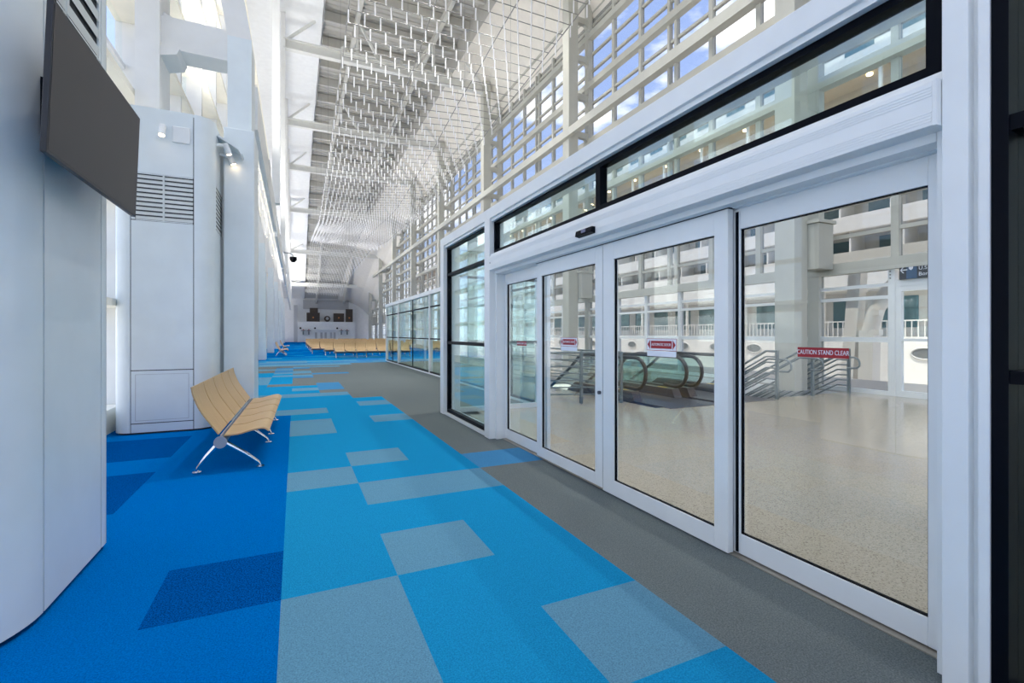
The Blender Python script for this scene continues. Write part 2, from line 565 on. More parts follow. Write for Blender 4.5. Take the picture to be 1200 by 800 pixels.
# corrugated metal deck, ribs running across the hall
m = MB(); v = []; f = []
y = Y0; pts = []
while y < YE:
    pts += [(y, 0), (y + .22, 0), (y + .27, .07), (y + .38, .07)]
    y += .43
for yy, dz in pts: v += [(1.45, yy, deck_z(yy) + dz), (10.05, yy, deck_z(yy) + dz)]
for i in range(len(pts) - 1): f.append((2*i, 2*i+2, 2*i+3, 2*i+1))
m.add(v, f)
o = m.build('metal_deck', DECK, ceil); o['kind'] = 'stuff'
strip(-9.5, lambda y: deck_z(y) + .45, 13.6, lambda y: deck_z(y) + .45, .2).build('roof_with_added_eave', CONC, ceil)  # left overhang is added, out of view, to keep the sun out of the hall
y = -7.0
k = 0
while y < 90:
    box('joist', 1.52, xd(y + .1) - .03, y - .1, y + .1, deck_z(y) - .62, deck_z(y) - .05, DSTEEL, ceil)
    y += 2.7
for x in (3.4, 8.1):
    strip(x - .12, lambda y: deck_z(y) - 1.0, x + .12, lambda y: deck_z(y) - 1.0, .38).build('purlin', DSTEEL, ceil)

for k, yk in enumerate([-2.7] + GRID):
    zb = beam_z(yk)
    nm = 'beam behind the viewer' if k == 0 else ORD[k - 1] + ' white roof beam from the camera'
    t = thing('roof_beam', nm + ' crossing the hall under the ceiling', 'beam', (5, yk, zb), 'roof beams')
    mb = MB()
    mb.box(-.6, 12.0, yk - .17, yk + .17, zb - .04, zb + .03); mb.box(-.6, 12.0, yk - .17, yk + .17, zb + .46, zb + .53)
    mb.box(-.6, 12.0, yk - .05, yk + .05, zb + .03, zb + .46)
    mb.build('i_beam', BSTEEL, t)
    for (xa, za, xb, zb2) in [(-.45, zb + .5, 1.05, soffit_z(yk)), (3.4, deck_z(yk) - .7, 4.7, zb + .5), (8.1, deck_z(yk) - .7, 6.8, zb + .5), (11.6, zb + .4, 10.3, soffit_z(yk) - .1)]:
        MB().bar((xa, yk, za), (xb, yk, zb2), .14, .14).build('brace', BSTEEL, t)
    if yk > 10 and zb > 7.5: box('end_post', -.74, -.50, yk - .15, yk + .15, 6.102, soffit_z(yk) - .01, STEEL, t)
    for xv in (3.4, 8.1):
        box('hanger', xv - .08, xv + .08, yk - .08, yk + .08, zb + .53, deck_z(yk) - .7, BSTEEL, t)

# ------------------------------------------------------------------ glazed facade on the right
wall_r = struct('wall_right')
HC = lambda y: min(17.3, soffit_z(y) - 3.2)
GIRT = [3.1, 5.6, 8.05, 9.4, 10.5, 11.6, 13.2, 15.5, 17.3]
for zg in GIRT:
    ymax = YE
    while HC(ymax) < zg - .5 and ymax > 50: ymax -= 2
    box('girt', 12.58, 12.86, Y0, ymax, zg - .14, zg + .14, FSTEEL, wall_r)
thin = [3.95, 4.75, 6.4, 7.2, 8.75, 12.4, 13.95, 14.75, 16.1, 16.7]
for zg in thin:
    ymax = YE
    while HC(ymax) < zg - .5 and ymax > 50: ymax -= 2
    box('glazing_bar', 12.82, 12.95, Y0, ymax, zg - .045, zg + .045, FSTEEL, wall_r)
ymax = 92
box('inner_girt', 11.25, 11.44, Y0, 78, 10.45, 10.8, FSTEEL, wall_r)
mul_y = []
k = 0
for g in [-13.5, -2.7] + GRID:
    for q in range(6):
        y = g + 1.8 * q
        if Y0 < y < YE:
            mul_y.append((y, q))
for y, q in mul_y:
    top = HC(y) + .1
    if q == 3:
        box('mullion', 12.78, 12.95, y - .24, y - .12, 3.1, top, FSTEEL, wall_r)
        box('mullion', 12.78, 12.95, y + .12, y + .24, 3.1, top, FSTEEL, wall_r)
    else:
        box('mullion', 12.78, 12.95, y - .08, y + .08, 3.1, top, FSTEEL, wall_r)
# panes: nearest bays one by one, the rest together
ys = [y for y, q in mul_y]
rows = [3.1, 5.6, 8.05, 10.5, 13.2, 17.3]
far = MB(); npane = 0
for y0, y1 in zip(ys, ys[1:]):
    for z0, z1 in zip(rows, rows[1:]):
        z1 = min(z1, HC(y0))
        if z1 - z0 < .3: continue
        if npane < 190 and y0 > 4:
            box('pane', 12.875, 12.89, y0, y1, z0, z1, G_SOLAR, wall_r); npane += 1
        else:
            far.box(12.875, 12.89, y0, y1, z0, z1)
o = far.build('far_panes', G_SOLAR, wall_r); o['kind'] = 'stuff'

# truss columns in front of the facade glass
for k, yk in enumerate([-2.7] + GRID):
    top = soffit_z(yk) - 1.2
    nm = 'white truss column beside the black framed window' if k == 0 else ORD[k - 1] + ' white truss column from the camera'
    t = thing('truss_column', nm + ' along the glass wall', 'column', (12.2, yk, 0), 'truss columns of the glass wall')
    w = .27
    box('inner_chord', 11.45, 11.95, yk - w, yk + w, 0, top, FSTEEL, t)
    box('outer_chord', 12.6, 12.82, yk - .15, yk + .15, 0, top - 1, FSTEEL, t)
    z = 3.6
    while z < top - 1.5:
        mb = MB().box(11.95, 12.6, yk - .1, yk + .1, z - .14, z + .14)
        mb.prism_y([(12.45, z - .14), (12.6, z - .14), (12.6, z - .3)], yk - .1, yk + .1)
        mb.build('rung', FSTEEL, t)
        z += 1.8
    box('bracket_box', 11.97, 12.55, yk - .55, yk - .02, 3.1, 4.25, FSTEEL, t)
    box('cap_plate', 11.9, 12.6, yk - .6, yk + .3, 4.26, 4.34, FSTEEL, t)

# storefront below the first girt
win6 = struct('window_6')
SFX = 12.72
box('head', SFX - .1, SFX + .1, Y0, YE, 2.98, 3.24, FRAME, win6)
for za, zb in ((0, .1), (1.25, 1.37), (2.28, 2.36), (2.57, 2.65)):
    for ya, yb in ((Y0, 5.0), (6.3, YE)):
        box('rail', SFX - .05, SFX + .05, ya, yb, za, zb, FRAME, win6)
sy = [Y0 + .1, -6, -3.2, -.4, 2.4, 4.95, 6.3, 8.85, 11.2, 13.0, 14.8, 16.6, 18.9, 21.2, 23.5, 25.8]
sy += [28.5 + 2.7 * i for i in range(24)]
for y in sy:
    box('post', SFX - .07, SFX + .07, y - .07, y + .07, 0, 2.98, FRAME, win6)
for ya, yb in zip(sy, sy[1:]):
    if ya == 4.95: continue
    box('pane', SFX - .006, SFX + .006, ya, yb, .05, 3.0, G_SOLAR, win6)
d2 = struct('door_2')
mb = MB()
for a in ((5.02, 5.14, 0, 2.55), (6.11, 6.23, 0, 2.55), (5.14, 6.11, 2.43, 2.55), (5.14, 6.11, 0, .14), (5.14, 6.11, 1.28, 1.34)):
    mb.box(SFX - .05, SFX + .05, *a)
mb.build('door_leaf', FRAME, d2)
box('glass', SFX - .005, SFX + .005, 5.14, 6.11, .14, 2.43, G_CLEAR, d2)
mb = MB()
mb.box(SFX - .06, SFX + .06, 4.95, 6.3, 2.55, 2.70)
mb.build('transom_bar', FRAME, d2)
for z in (2.75, 2.83, 2.91):
    MB().tube([(SFX - .09, 6.32, z), (SFX - .06, 6.32, z)], .013, 8).build('bolt', BLACK, d2)

# hanging sign over that door
t = thing('direction_sign', 'charcoal sign with white arrow and blue stripe above the far glass door', 'sign', (12.4, 5.4, 2.70))
box('panel', 12.60, 12.645, 4.4, 6.12, 2.69, 2.99, SIGN, t)
box('blue_stripe', 12.594, 12.60, 5.78, 5.98, 2.69, 2.99, SIGNB, t)
rz = (R(90), 0, R(-90))
letters(text_mesh('lettering', 'U.S. Customs and', .115, STW, align='LEFT'), (12.597, 5.75, 2.91), t, rz)
letters(text_mesh('lettering', 'Border Protection', .115, STW, align='LEFT'), (12.597, 5.75, 2.78), t, rz)
mb = MB(); mb.bar((12.592, 6.09, 2.9), (12.592, 5.96, 2.9), .006, .018)
mb.bar((12.592, 6.09, 2.9), (12.592, 6.03, 2.97), .006, .018); mb.bar((12.592, 6.09, 2.9), (12.592, 6.03, 2.83), .006, .018)
mb.build('arrow', STW, t)
mb = MB(); mb.prism_x([(5.93, 2.98), (5.85, 2.98), (5.85, 2.92), (5.89, 2.88), (5.93, 2.92)], 12.588, 12.594)
mb.build('shield_emblem', STW, t)

# ------------------------------------------------------------------ glazed wall on the left
wall_l = struct('wall_left')
fy = -8.4
fins = []
while fy < 90:
    fins.append(fy); fy += 2.7
for i, y in enumerate(fins):
    box('fin', XL - .12, XL + .34, y - .07, y + .07, 0, soffit_z(y) - .02, STEEL, wall_l)
led = [0.0, 1.9, 3.6, 5.3, 7.0, 8.7, 10.4, 12.1, 13.8, 15.5, 17.2, 18.9]
for z in led:
    ymax = YE
    while soffit_z(ymax) < z + .4 and ymax > 50: ymax -= 1.35
    a = [(XL - .12, z - .05), (XL + .42, z - .05), (XL + .42, z + .05), (XL - .12, z + .16)] if z > 0 else [(XL - .12, 0), (XL + .3, 0), (XL + .3, .35), (XL - .12, .35)]
    MB().prism_y(a, Y0, ymax).build('ledge', LEDGE, wall_l)
    if z > 0:
        box('bar', XL - .06, XL + .02, Y0, ymax, z + .82, z + .90, WHITE, wall_l)
for i, (ya, yb) in enumerate(zip(fins, fins[1:])):
    box('pane', XL - .03, XL - .018, ya, yb, .3, soffit_z(yb) - .05, G_LEFT, wall_l)

# wall behind the viewer: unseen, its glazing made up to let daylight in from behind
wall_b = struct('wall_back')
for x in [XL + i * 1.95 for i in range(9)]:
    box('mullion', x - .08, x + .08, Y0 - .2, Y0, 0, 20.5, STEEL, wall_b)
for z in (0.1, 3.1, 6, 9, 12, 15, 18, 20.4):
    box('girt', XL, 13, Y0 - .18, Y0 - .02, z - .1, z + .1, STEEL, wall_b)
box('pane', XL, 13, Y0 - .1, Y0 - .088, 0, 20.4, G_LEFT, wall_b)

# wall at the far end
wall_f = struct('wall_far')
box('upper_wall', XL, 13, YE, YE + .3, 0, 9.5, WHITE, wall_f)
box('bulkhead', 1.3, 9.0, YE - .25, YE - .01, 5.9, 7.5, GREY, wall_f)
t = thing('counter_wall', 'low white service wall with fixtures at the far end of the hall', 'wall', (5, 91, 0))
box('face', .4, 10.0, 90.6, 91.2, 0, 3.6, WHITE, t)
box('side_recess', -.2, .38, 91.3, 91.5, 0, 6.5, GREY, t)
box('ledge', 3.0, 8.2, 90.35, 90.6, 2.05, 2.2, WHITE, t)
for x in (3.2, 4.1, 4.8, 5.7, 6.3):
    box('opening', x, x + .35, 90.55, 90.6, .6, 1.7, GREY, t)
for x in (.85, 3.2, 6.9):
    MB().tube([(x, 90.45, 2.45), (x, 90.6, 2.45)], .16, 12).build('camera_dome', BLACK, t)
for i, x in enumerate((1.3, 2.2, 7.6, 8.6)):
    t = thing('wall_fixture', ['leftmost', 'second from left', 'third from left', 'rightmost'][i] + ' red topped dark fixture on the far white service wall', 'fixture', (x, 90.5, 1.2), 'fixtures on the far wall')
    box('bracket', x - .35, x + .35, 90.3, 90.6, 1.95, 2.05, RAILM, t)
    box('body', x - .1, x + .1, 90.3, 90.55, 1.3, 1.9, RAILM, t)
    box('top', x - .08, x + .08, 90.3, 90.5, 2.06, 2.25, RED, t)
def crate(name, label, x0, x1, z0, z1, steps):
    t = thing(name, label, 'artwork', ((x0 + x1) / 2, 90.9, z0), 'dark artworks on the far wall')
    for (a, b, c, d) in steps:
        box('panel', a, b, 90.7, 91.15, c, d, BROWN, t, .03)
    cx = (x0 + x1) / 2
    MB().tube([(cx, 90.6, z0 + .75), (cx, 90.7, z0 + .75)], .13, 10).build('lamp', LAMPE if False else mat('amber_lamp', (.7, .25, .06), .5), t)
crate('dark_panel', 'stepped dark brown artwork on the left of the far service wall', 1.85, 4.0, 3.6, 6.0, [(1.85, 4.0, 3.62, 5.2), (2.35, 3.7, 5.2, 6.05)])
crate('dark_panel', 'wide dark brown artwork between round disc and tall panel', 6.3, 8.1, 3.6, 5.2, [(6.3, 8.1, 3.62, 5.15)])
crate('dark_panel', 'tall dark brown artwork on the right of the far service wall', 8.4, 9.6, 3.6, 5.9, [(8.4, 9.6, 3.62, 5.95)])
t = thing('round_disc', 'round dark disc standing on the far service wall', 'artwork', (5.25, 90.9, 3.62), 'dark artworks on the far wall')
MB().tube([(5.25, 90.8, 4.15), (5.25, 91.0, 4.15)], .53, 24).build('disc', BROWN, t)
MB().tube([(5.25, 90.74, 4.2), (5.25, 90.8, 4.2)], .25, 16).build('hub', GREY, t)

# ------------------------------------------------------------------ door wall
d1 = struct('door_1', (2.6, 3.6, 0))
def post(y0, y1, x0=2.43, x1=2.75, z1=3.17, parent=d1, m=FRAME, z0=0):
    return box('post', x0, x1, y0, y1, z0, z1, m, parent, .004)
post(.945, 1.03); box('post_return', 2.5, 2.7, 1.03, 1.075, 0, 2.505, FRAME, d1)
box('trim_strip', 2.475, 2.75, .918, .945, 0, 3.17, FRAME, d1); box('trim_strip', 2.44, 2.75, .885, .918, 0, 3.17, FRAME, d1)
post(6.03, 6.22); box('post_return', 2.52, 2.72, 5.98, 6.03, 0, 2.505, FRAME, d1)
post(8.25, 8.45)
box('fascia', 2.43, 2.76, .885, 8.45, 3.035, 3.18, FRAME, d1, .004)
box('fascia_lip', 2.46, 2.74, .885, 8.45, 2.998, 3.035, FRAME, d1)
box('header_trim', 2.45, 2.74, 1.03, 6.03, 2.505, 2.545, FRAME, d1)
hd = box('door_operator', 2.40, 2.62, 1.045, 5.985, 2.315, 2.500, FRAME, d1, .004)
mb = MB()
for z in (2.335, 2.347, 2.359, 2.371, 2.44, 2.452, 2.464, 2.476):
    mb.box(2.3975, 2.401, 1.05, 5.98, z - .002, z + .002)
mb.build('relief_lines', FRAME, hd)
box('end_cap', 2.396, 2.499, 1.032, 1.045, 2.312, 2.503, FRAME, d1)
box('door_channel', 2.50, 2.70, 1.077, 6.0, 2.275, 2.315, FRAME, d1)
box('channel_gap', 2.57, 2.63, 2.2, 4.92, 2.270, 2.275, DARK, d1)
for a, b in ((1.077, 2.2), (4.92, 6.0)): box('channel_filler', 2.60, 2.70, a, b, 2.270, 2.275, FRAME, d1)
box('floor_track', 2.60, 2.72, 1.03, 6.03, 0.0, .006, TRACK, d1)
for y in (5.93,):
    MB().tube([(2.395, y, 2.41), (2.401, y, 2.41)], .008, 8).build('screw', DARK, d1)
# motion sensor on the operator
t = thing('motion_sensor', 'black motion sensor box on the header above the sliding doors', 'sensor', (2.36, 3.58, 2.335))
MB().prism_y([(2.35, 2.345), (2.3995, 2.335), (2.3995, 2.395), (2.36, 2.395)], 3.46, 3.72).build('case', BLACK, t, .004)
box('lens', 2.346, 2.36, 3.55, 3.61, 2.36, 2.385, mat('sensor_lens', (.2, .2, .3), .3), t)

def leaf(x0, x1, y0, y1, gy0, gy1, gz0, gz1, z0=.012, z1=2.270, name='sliding_leaf'):
    mb = MB()
    mb.box(x0, x1, y0, gy0, z0, z1); mb.box(x0, x1, gy1, y1, z0, z1)
    mb.box(x0, x1, gy0, gy1, z0, gz0); mb.box(x0, x1, gy0, gy1, gz1, z1)
    o = mb.build(name, FRAME, d1, .003)
    xm = (x0 + x1) / 2
    g = MB(); q = .005
    a, b = xm - .012, xm + .012
    g.box(a, b, gy0, gy0 + q, gz0, gz1); g.box(a, b, gy1 - q, gy1, gz0, gz1)
    g.box(a, b, gy0, gy1, gz0, gz0 + q); g.box(a, b, gy0, gy1, gz1 - q, gz1)
    g.build('gasket', BLACK, o)
    box('glass', xm - .004, xm + .004, gy0, gy1, gz0, gz1, G_CLEAR, o)
    return o
leaf(2.645, 2.69, 1.076, 2.35, 1.172, 2.178, .142, 2.135, name='fixed_leaf')
leaf(2.645, 2.69, 4.78, 6.0, 4.92, 5.92, .142, 2.125, name='fixed_leaf')
la = leaf(2.575, 2.625, 2.215, 3.596, 2.327, 3.435, .142, 2.115)
lb = leaf(2.575, 2.625, 3.604, 4.90, 3.72, 4.79, .142, 2.115, z0=.03)
box('meeting_seal', 2.58, 2.62, 3.5965, 3.6035, .03, 2.25, BLACK, d1)
box('edge_seal', 2.64, 2.645, 2.19, 2.21, .02, 2.25, BLACK, d1)
MB().tube([(2.555, 3.64, .905), (2.576, 3.64, .905)], .017, 12).build('lock', BEAM, lb)

rz = (R(90), 0, R(-90))
def caution(yc, x, z):
    o = box('sticker', x - .0012, x, yc - .14, yc + .14, z - .028, z + .028, RED, d1)
    letters(text_mesh('lettering', 'CAUTION STAND CLEAR', .036, STW, sx=.70), (x - .0022, yc, z), o, rz)
caution(1.662, 2.663, 1.345); caution(5.49, 2.663, 1.325)
def arrow_sign(yc, x, z):
    o = box('arrow_sticker', x - .001, x, yc - .165, yc + .165, z - .047, z + .047, STW, d1)
    mb = MB()
    mb.box(x - .002, x - .001, yc - .115, yc + .115, z - .03, z + .03)
    mb.prism_x([(yc + .155, z), (yc + .125, z + .036), (yc + .125, z - .036)], x - .002, x - .001)
    mb.prism_x([(yc - .155, z), (yc - .125, z - .036), (yc - .125, z + .036)], x - .002, x - .001)
    for a in ((-.165, .165, .044, .047), (-.165, .165, -.047, -.044), (-.165, -.162, -.047, .047), (.162, .165, -.047, .047)):
        mb.box(x - .002, x - .001, yc + a[0], yc + a[1], z + a[2], z + a[3])
    mb.build('red_print', RED, o)
    letters(text_mesh('lettering', 'AUTOMATIC DOOR', .03, STW, sx=.78), (x - .003, yc, z), o, rz)
    box('paper_strip', x - .001, x, yc - .16, yc + .16, z - .092, z - .05, STW, d1)
arrow_sign(2.855, 2.594, 1.365); arrow_sign(4.22, 2.594, 1.365)
box('frosted_strip', 2.664, 2.666, 4.93, 5.91, 1.30, 1.35, glass_mat('frosted_strip', (.7, .75, .75), 2.0), d1)

def black_frame(y0, y1, z0, z1, w, parent, x0=2.50, x1=2.58, wb=None):
    wb = wb or w
    mb = MB()
    mb.box(x0, x1, y0, y0 + w, z0, z1); mb.box(x0, x1, y1 - w, y1, z0, z1)
    mb.box(x0, x1, y0 + w, y1 - w, z0, z0 + wb); mb.box(x0, x1, y0 + w, y1 - w, z1 - w, z1)
    return mb.build('black_frame', BLACK, parent)
w1 = struct('window_1')          # the long transom over the doors, two panes
black_frame(1.032, 3.575, 2.547, 2.996, .04, w1, wb=.062); black_frame(3.575, 6.028, 2.547, 2.996, .028, w1, wb=.055)
box('jamb', 2.50, 2.58, 1.072, 1.115, 2.609, 2.956, BLACK, w1)
box('pane', 2.536, 2.544, 1.07, 3.54, 2.58, 2.96, G_TEAL, w1); box('pane', 2.536, 2.544, 3.6, 6.0, 2.57, 2.97, G_TEAL, w1)
w2 = struct('window_2')          # sidelight beside the doors
black_frame(6.222, 8.248, .04, 2.996, .032, w2, wb=.055)
box('sill', 2.45, 2.72, 6.22, 8.25, 0, .04, FRAME, w2)
box('mullion', 2.49, 2.6, 6.25, 8.22, 2.485, 2.53, BLACK, w2); box('mullion', 2.49, 2.6, 6.25, 8.22, 1.265, 1.315, BLACK, w2)
for z0, z1 in ((.09, 1.27), (1.31, 2.49), (2.52, 2.965)):
    box('pane', 2.536, 2.544, 6.25, 8.22, z0, z1, G_TEAL, w2)
w3 = struct('window_3')          # glass return at the end of the door wall
box('sill', 2.75, 4.38, 8.30, 8.44, 0, .08, FRAME, w3); box('head', 2.75, 4.38, 8.30, 8.44, 3.0, 3.17, FRAME, w3)
box('mullion', 2.75, 4.38, 8.34, 8.42, 1.27, 1.31, BLACK, w3); box('mullion', 2.75, 4.38, 8.34, 8.42, 2.49, 2.53, BLACK, w3)
box('post', 3.55, 3.6, 8.34, 8.42, .08, 3.0, FRAME, w3)
for z0, z1 in ((.08, 1.27), (1.31, 2.49), (2.53, 3.0)):
    for xa, xb in ((2.75, 3.55), (3.6, 4.38)):
        box('pane', xa, xb, 8.376, 8.384, z0, z1, G_TEAL, w3)
w4 = struct('window_4')          # long glass partition beyond
PX = 4.45
box('sill', PX - .06, PX + .06, 8.45, 25.6, 0, .05, FRAME, w4)
box('head', PX - .09, PX + .09, 8.3, 25.7, 2.86, 3.0, FRAME, w4)
posts = [8.37, 11.0, 16.7, 22.4, 25.6]
for y in posts: box('post', PX - .06, PX + .06, y - .06, y + .06, 0, 2.86, FRAME, w4)
for ya, yb in zip(posts, posts[1:]):
    for z in (2.42, 1.27):
        box('mullion', PX - .04, PX + .04, ya + .06, yb - .06, z - .022, z + .022, BLACK, w4)
    box('base_bar', PX - .05, PX + .05, ya + .06, yb - .06, .05, .10, BLACK, w4)
    ym = (ya + yb) / 2
    box('joint', PX - .02, PX + .02, ym - .012, ym + .012, .1, 2.86, BLACK, w4)
    for a, b in ((ya + .06, ym), (ym, yb - .06)):
        for z0, z1 in ((.1, 1.25), (1.29, 2.4), (2.44, 2.86)):
            box('pane', PX - .005, PX + .005, a, b, z0, z1, G_TEAL, w4)
w5 = struct('window_5')          # black framed glass right beside the viewer
mb = MB()
for a in ((.835, .884, 0, 3.17), (-1.6, -1.52, 0, 3.17), (-4.0, -3.9, 0, 3.17), (-8.9, -8.8, 0, 3.17)):
    mb.box(2.45, 2.6, *a)
for a in ((0, .08), (1.26, 1.31), (2.22, 2.28), (3.1, 3.17)):
    mb.box(2.46, 2.6, -8.8, .835, *a)
mb.build('black_frame', BLACK, w5)
for ya, yb in ((-8.8, -4), (-3.9, -1.6), (-1.52, .835)):
    for z0, z1 in ((.08, 1.26), (1.31, 2.22), (2.28, 3.1)):
        box('pane', 2.526, 2.534, ya, yb, z0, z1, G_TEAL, w5)
box('fascia', 2.43, 2.76, -9, .884, 3.18, 3.3, FRAME, w5)
w7 = struct('window_7')          # glass return at the far end of the partition
box('head', PX, 12.6, 25.55, 25.65, 2.86, 3.0, FRAME, w7); box('sill', PX, 12.6, 25.55, 25.65, 0, .06, FRAME, w7)
for i, x in enumerate((6.5, 8.5, 10.5)): box('post', x - .05, x + .05, 25.55, 25.65, .06, 2.86, FRAME, w7)
for xa, xb in ((PX, 6.5), (6.5, 8.5), (8.5, 10.5), (10.5, 12.6)): box('pane', xa, xb, 25.596, 25.604, .06, 2.86, G_TEAL, w7)

# ------------------------------------------------------------------ cabinets on the left
def louvre(t, p0, p1, z0, z1, nrm, rows, divs, name='louvre'):
    """louvred grille between two floor-plan points; nrm points out of the wall"""
    p0, p1, nrm = Vector((*p0, 0)), Vector((*p1, 0)), Vector((*nrm, 0))
    d = (p1 - p0); L = d.length; d.normalize()
    def pt(a, dep, z): return p0 + d * a + nrm * dep + Vector((0, 0, z))
    mb = MB()
    mb.add([pt(0, -.05, z0), pt(L, -.05, z0), pt(L, -.05, z1), pt(0, -.05, z1)], [(0, 1, 2, 3)])
    o = mb.build(name, DARK, t)
    h = (z1 - z0) / rows
    for i in range(rows):
        z = z0 + h * i
        sl = MB()
        q = [pt(0, .0, z + .08 * h), pt(L, .0, z + .08 * h), pt(L, -.035, z + .62 * h), pt(0, -.035, z + .62 * h)]
        q2 = [p + Vector((0, 0, .55 * h)) for p in q]
        sl.add(q + q2, [(0, 3, 2, 1), (4, 5, 6, 7), (0, 1, 5, 4), (1, 2, 6, 5), (2, 3, 7, 6), (3, 0, 4, 7)])
        sl.build('slat', SLAT, o)
    for a in divs:
        mb = MB(); c = pt(a * L, 0, 0)
        mb.bar(pt(a * L, -.005, z0), pt(a * L, -.005, z1), .022, .03)
        mb.build('divider', SLAT, o)
    for za, zb in ((z0 - .012, z0), (z1, z1 + .012)):
        q = [pt(0, 0.002, za), pt(L, 0.002, za), pt(L, 0.002, zb), pt(0, 0.002, zb)]
        MB().add(q, [(0, 1, 2, 3)]).build('frame_strip', CAB, o)
    return o
GAP = .013
def panel(t, line, z0, z1, name='panel'):
    return MB().shell(line, z0 + GAP / 2, z1 - GAP / 2, .012).build(name, CAB, t)
def trim(line, g=GAP / 2):
    a, b = Vector(line[0]), Vector(line[1]); d = (b - a).normalized() * g
    a2, b2 = a + d, b - d
    return [tuple(a2)] + list(line[1:-1]) + [tuple(b2)] if len(line) > 2 else [tuple(a2), tuple(b2)]
HT = 4.74

# the near cabinet that carries the screen
t = thing('equipment_cabinet', 'tall white cabinet with rounded corner holding the dark screen', 'cabinet', (-1.7, 3.4, 0), 'white wall cabinets')
core = [(-2.39, 2.712)] + [(x, y) for x, y in arc(-1.67, 3.2, .488, -90, 0)] + [(-1.182, 4.07), (-2.39, 4.07)]
MB().prism(core, .02, HT - .05).build('core', DARK, t)
panel(t, trim([(-2.4, 2.7), (-1.67, 2.7)]), .02, HT)
panel(t, [p for p in arc(-1.67, 3.2, .5, -90, -1.0, 20)], .02, HT, 'corner_panel')
panel(t, trim([(-1.17, 3.2), (-1.17, 3.985)]), .02, 3.24)
panel(t, trim([(-1.17, 3.2), (-1.17, 3.335)]), 3.24, 4.3); panel(t, trim([(-1.17, 3.2), (-1.17, 3.985)]), 4.3, HT)
panel(t, trim([(-1.17, 3.94), (-1.17, 3.985)]), 3.24, 4.3)
panel(t, trim([(-1.17, 3.985), (-1.17, 4.08)]), .02, HT, 'edge_strip'); panel(t, [(-1.17, 4.08), (-2.4, 4.08)], .02, HT)
panel(t, [(-2.4, 4.08), (-2.4, 2.7)], .02, HT)
louvre(t, (-1.17, 3.335), (-1.17, 3.94), 3.25, 4.29, (1, 0), 9, (.22,))
MB().prism([(-2.36, 2.74)] + arc(-1.67, 3.2, .46, -90, 0) + [(-1.2, 4.05), (-2.36, 4.05)], 0, .03).build('plinth', DARK, t)
MB().prism(core, HT - .05, HT - .01).build('top', CAB, t)

# the cabinets with the louvred face; first one then copies along the wall
def cabinet(label):
    t = thing('equipment_cabinet', label, 'cabinet', (-1.75, 9.0, 0), 'white wall cabinets')
    core = [(-2.348, 9.74)] + arc(-2.14, 8.63, .208, 180, 270) + arc(-1.38, 8.66, .238, -90, 0) + [(-1.142, 9.74)]
    MB().prism(core, .02, HT - .05).build('core', DARK, t)
    panel(t, arc(-2.14, 8.63, .22, 180, 269), .02, HT, 'corner_panel')
    panel(t, arc(-1.38, 8.66, .25, -89, 0), .02, HT, 'corner_panel')
    f = trim([(-2.14, 8.41), (-1.38, 8.41)])
    for z0, z1, n in ((.02, .155, 'kick_panel'), (.155, .92, 'access_panel'), (.92, 3.09, 'panel'), (3.77, HT, 'panel')):
        panel(t, f, z0, z1, n)
    fr = MB()
    for a in ((-2.085, -2.08, .20, .86), (-1.445, -1.44, .20, .86), (-2.085, -1.44, .86, .865), (-2.085, -1.44, .195, .20)):
        fr.box(a[0], a[1], 8.4075, 8.412, a[2], a[3])
    fr.build('hatch_outline', GREY, t)
    panel(t, trim([(-2.14, 8.41), (-2.08, 8.41)]), 3.09, 3.77)
    louvre(t, (-2.08, 8.41), (-1.39, 8.41), 3.10, 3.76, (0, -1), 10, (.48,))
    r = trim([(-1.13, 8.66), (-1.13, 9.75)])
    panel(t, r, .02, 3.09); panel(t, r, 3.77, HT); panel(t, trim([(-1.13, 9.36), (-1.13, 9.75)]), 3.09, 3.77)
    panel(t, trim([(-1.13, 8.66), (-1.13, 8.70)]), 3.09, 3.77)
    louvre(t, (-1.13, 8.70), (-1.13, 9.36), 3.10, 3.76, (1, 0), 10, ())
    panel(t, [(-1.13, 9.75), (-2.36, 9.75)], .02, HT); panel(t, [(-2.36, 9.75), (-2.36, 8.63)], .02, HT)
    MB().prism([(-2.3, 9.7)] + arc(-2.14, 8.63, .19, 180, 270) + arc(-1.38, 8.66, .22, -90, 0) + [(-1.16, 9.7)], 0, .03).build('plinth', DARK, t)
    MB().prism(core, HT - .05, HT - .01).build('top', CAB, t)
    return t
c1 = cabinet('white louvred cabinet with rounded corners behind the wooden bench')
def spot_light(p, d, label, grp, nm='spot_light'):
    """small white cylinder spot with a glowing lens and its own lamp"""
    p, d = Vector(p), Vector(d).normalized()
    t = thing(nm, label, 'spotlight', p, grp)
    MB().tube([p, p + d * .17], .042, 14).build('barrel', FRAME, t)
    MB().tube([p + d * .171, p + d * .175], .034, 14).build('lens', LAMPE, t)
    l = bpy.data.lights.new('spot_lamp', 'SPOT'); l.energy = .6; l.spot_size = R(80); l.spot_blend = .8; l.color = (1, .8, .58); l.shadow_soft_size = .04
    lo = bpy.data.objects.new('lamp', l); COL.objects.link(lo)
    lo.location = p + d * .19; lo.rotation_euler = d.to_track_quat('-Z', 'Y').to_euler()
    attach(lo, t)
    return t
s1 = spot_light((-1.735, 8.30, 4.46), (-.02, -.35, -1), 'glowing white spot light on the louvred cabinet front', 'spot lights')
MB().tube([(-1.735, 8.395, 4.47), (-1.735, 8.30, 4.45)], .028, 10).build('arm', FRAME, s1)
t = box('wireless_access_point', -1.64, -1.42, 8.375, 8.4085, 4.27, 4.51, FRAME, None, .012)
tag(t, 'square white access point box beside the glowing spot light', 'access point')
s2 = spot_light((-1.02, 8.80, 4.50), (.35, .12, -1), 'upper of two spot lights on the cabinet bracket', 'spot lights')
s3 = spot_light((-1.00, 9.04, 4.42), (.45, .1, -1), 'lower of two spot lights on the cabinet bracket', 'spot lights')
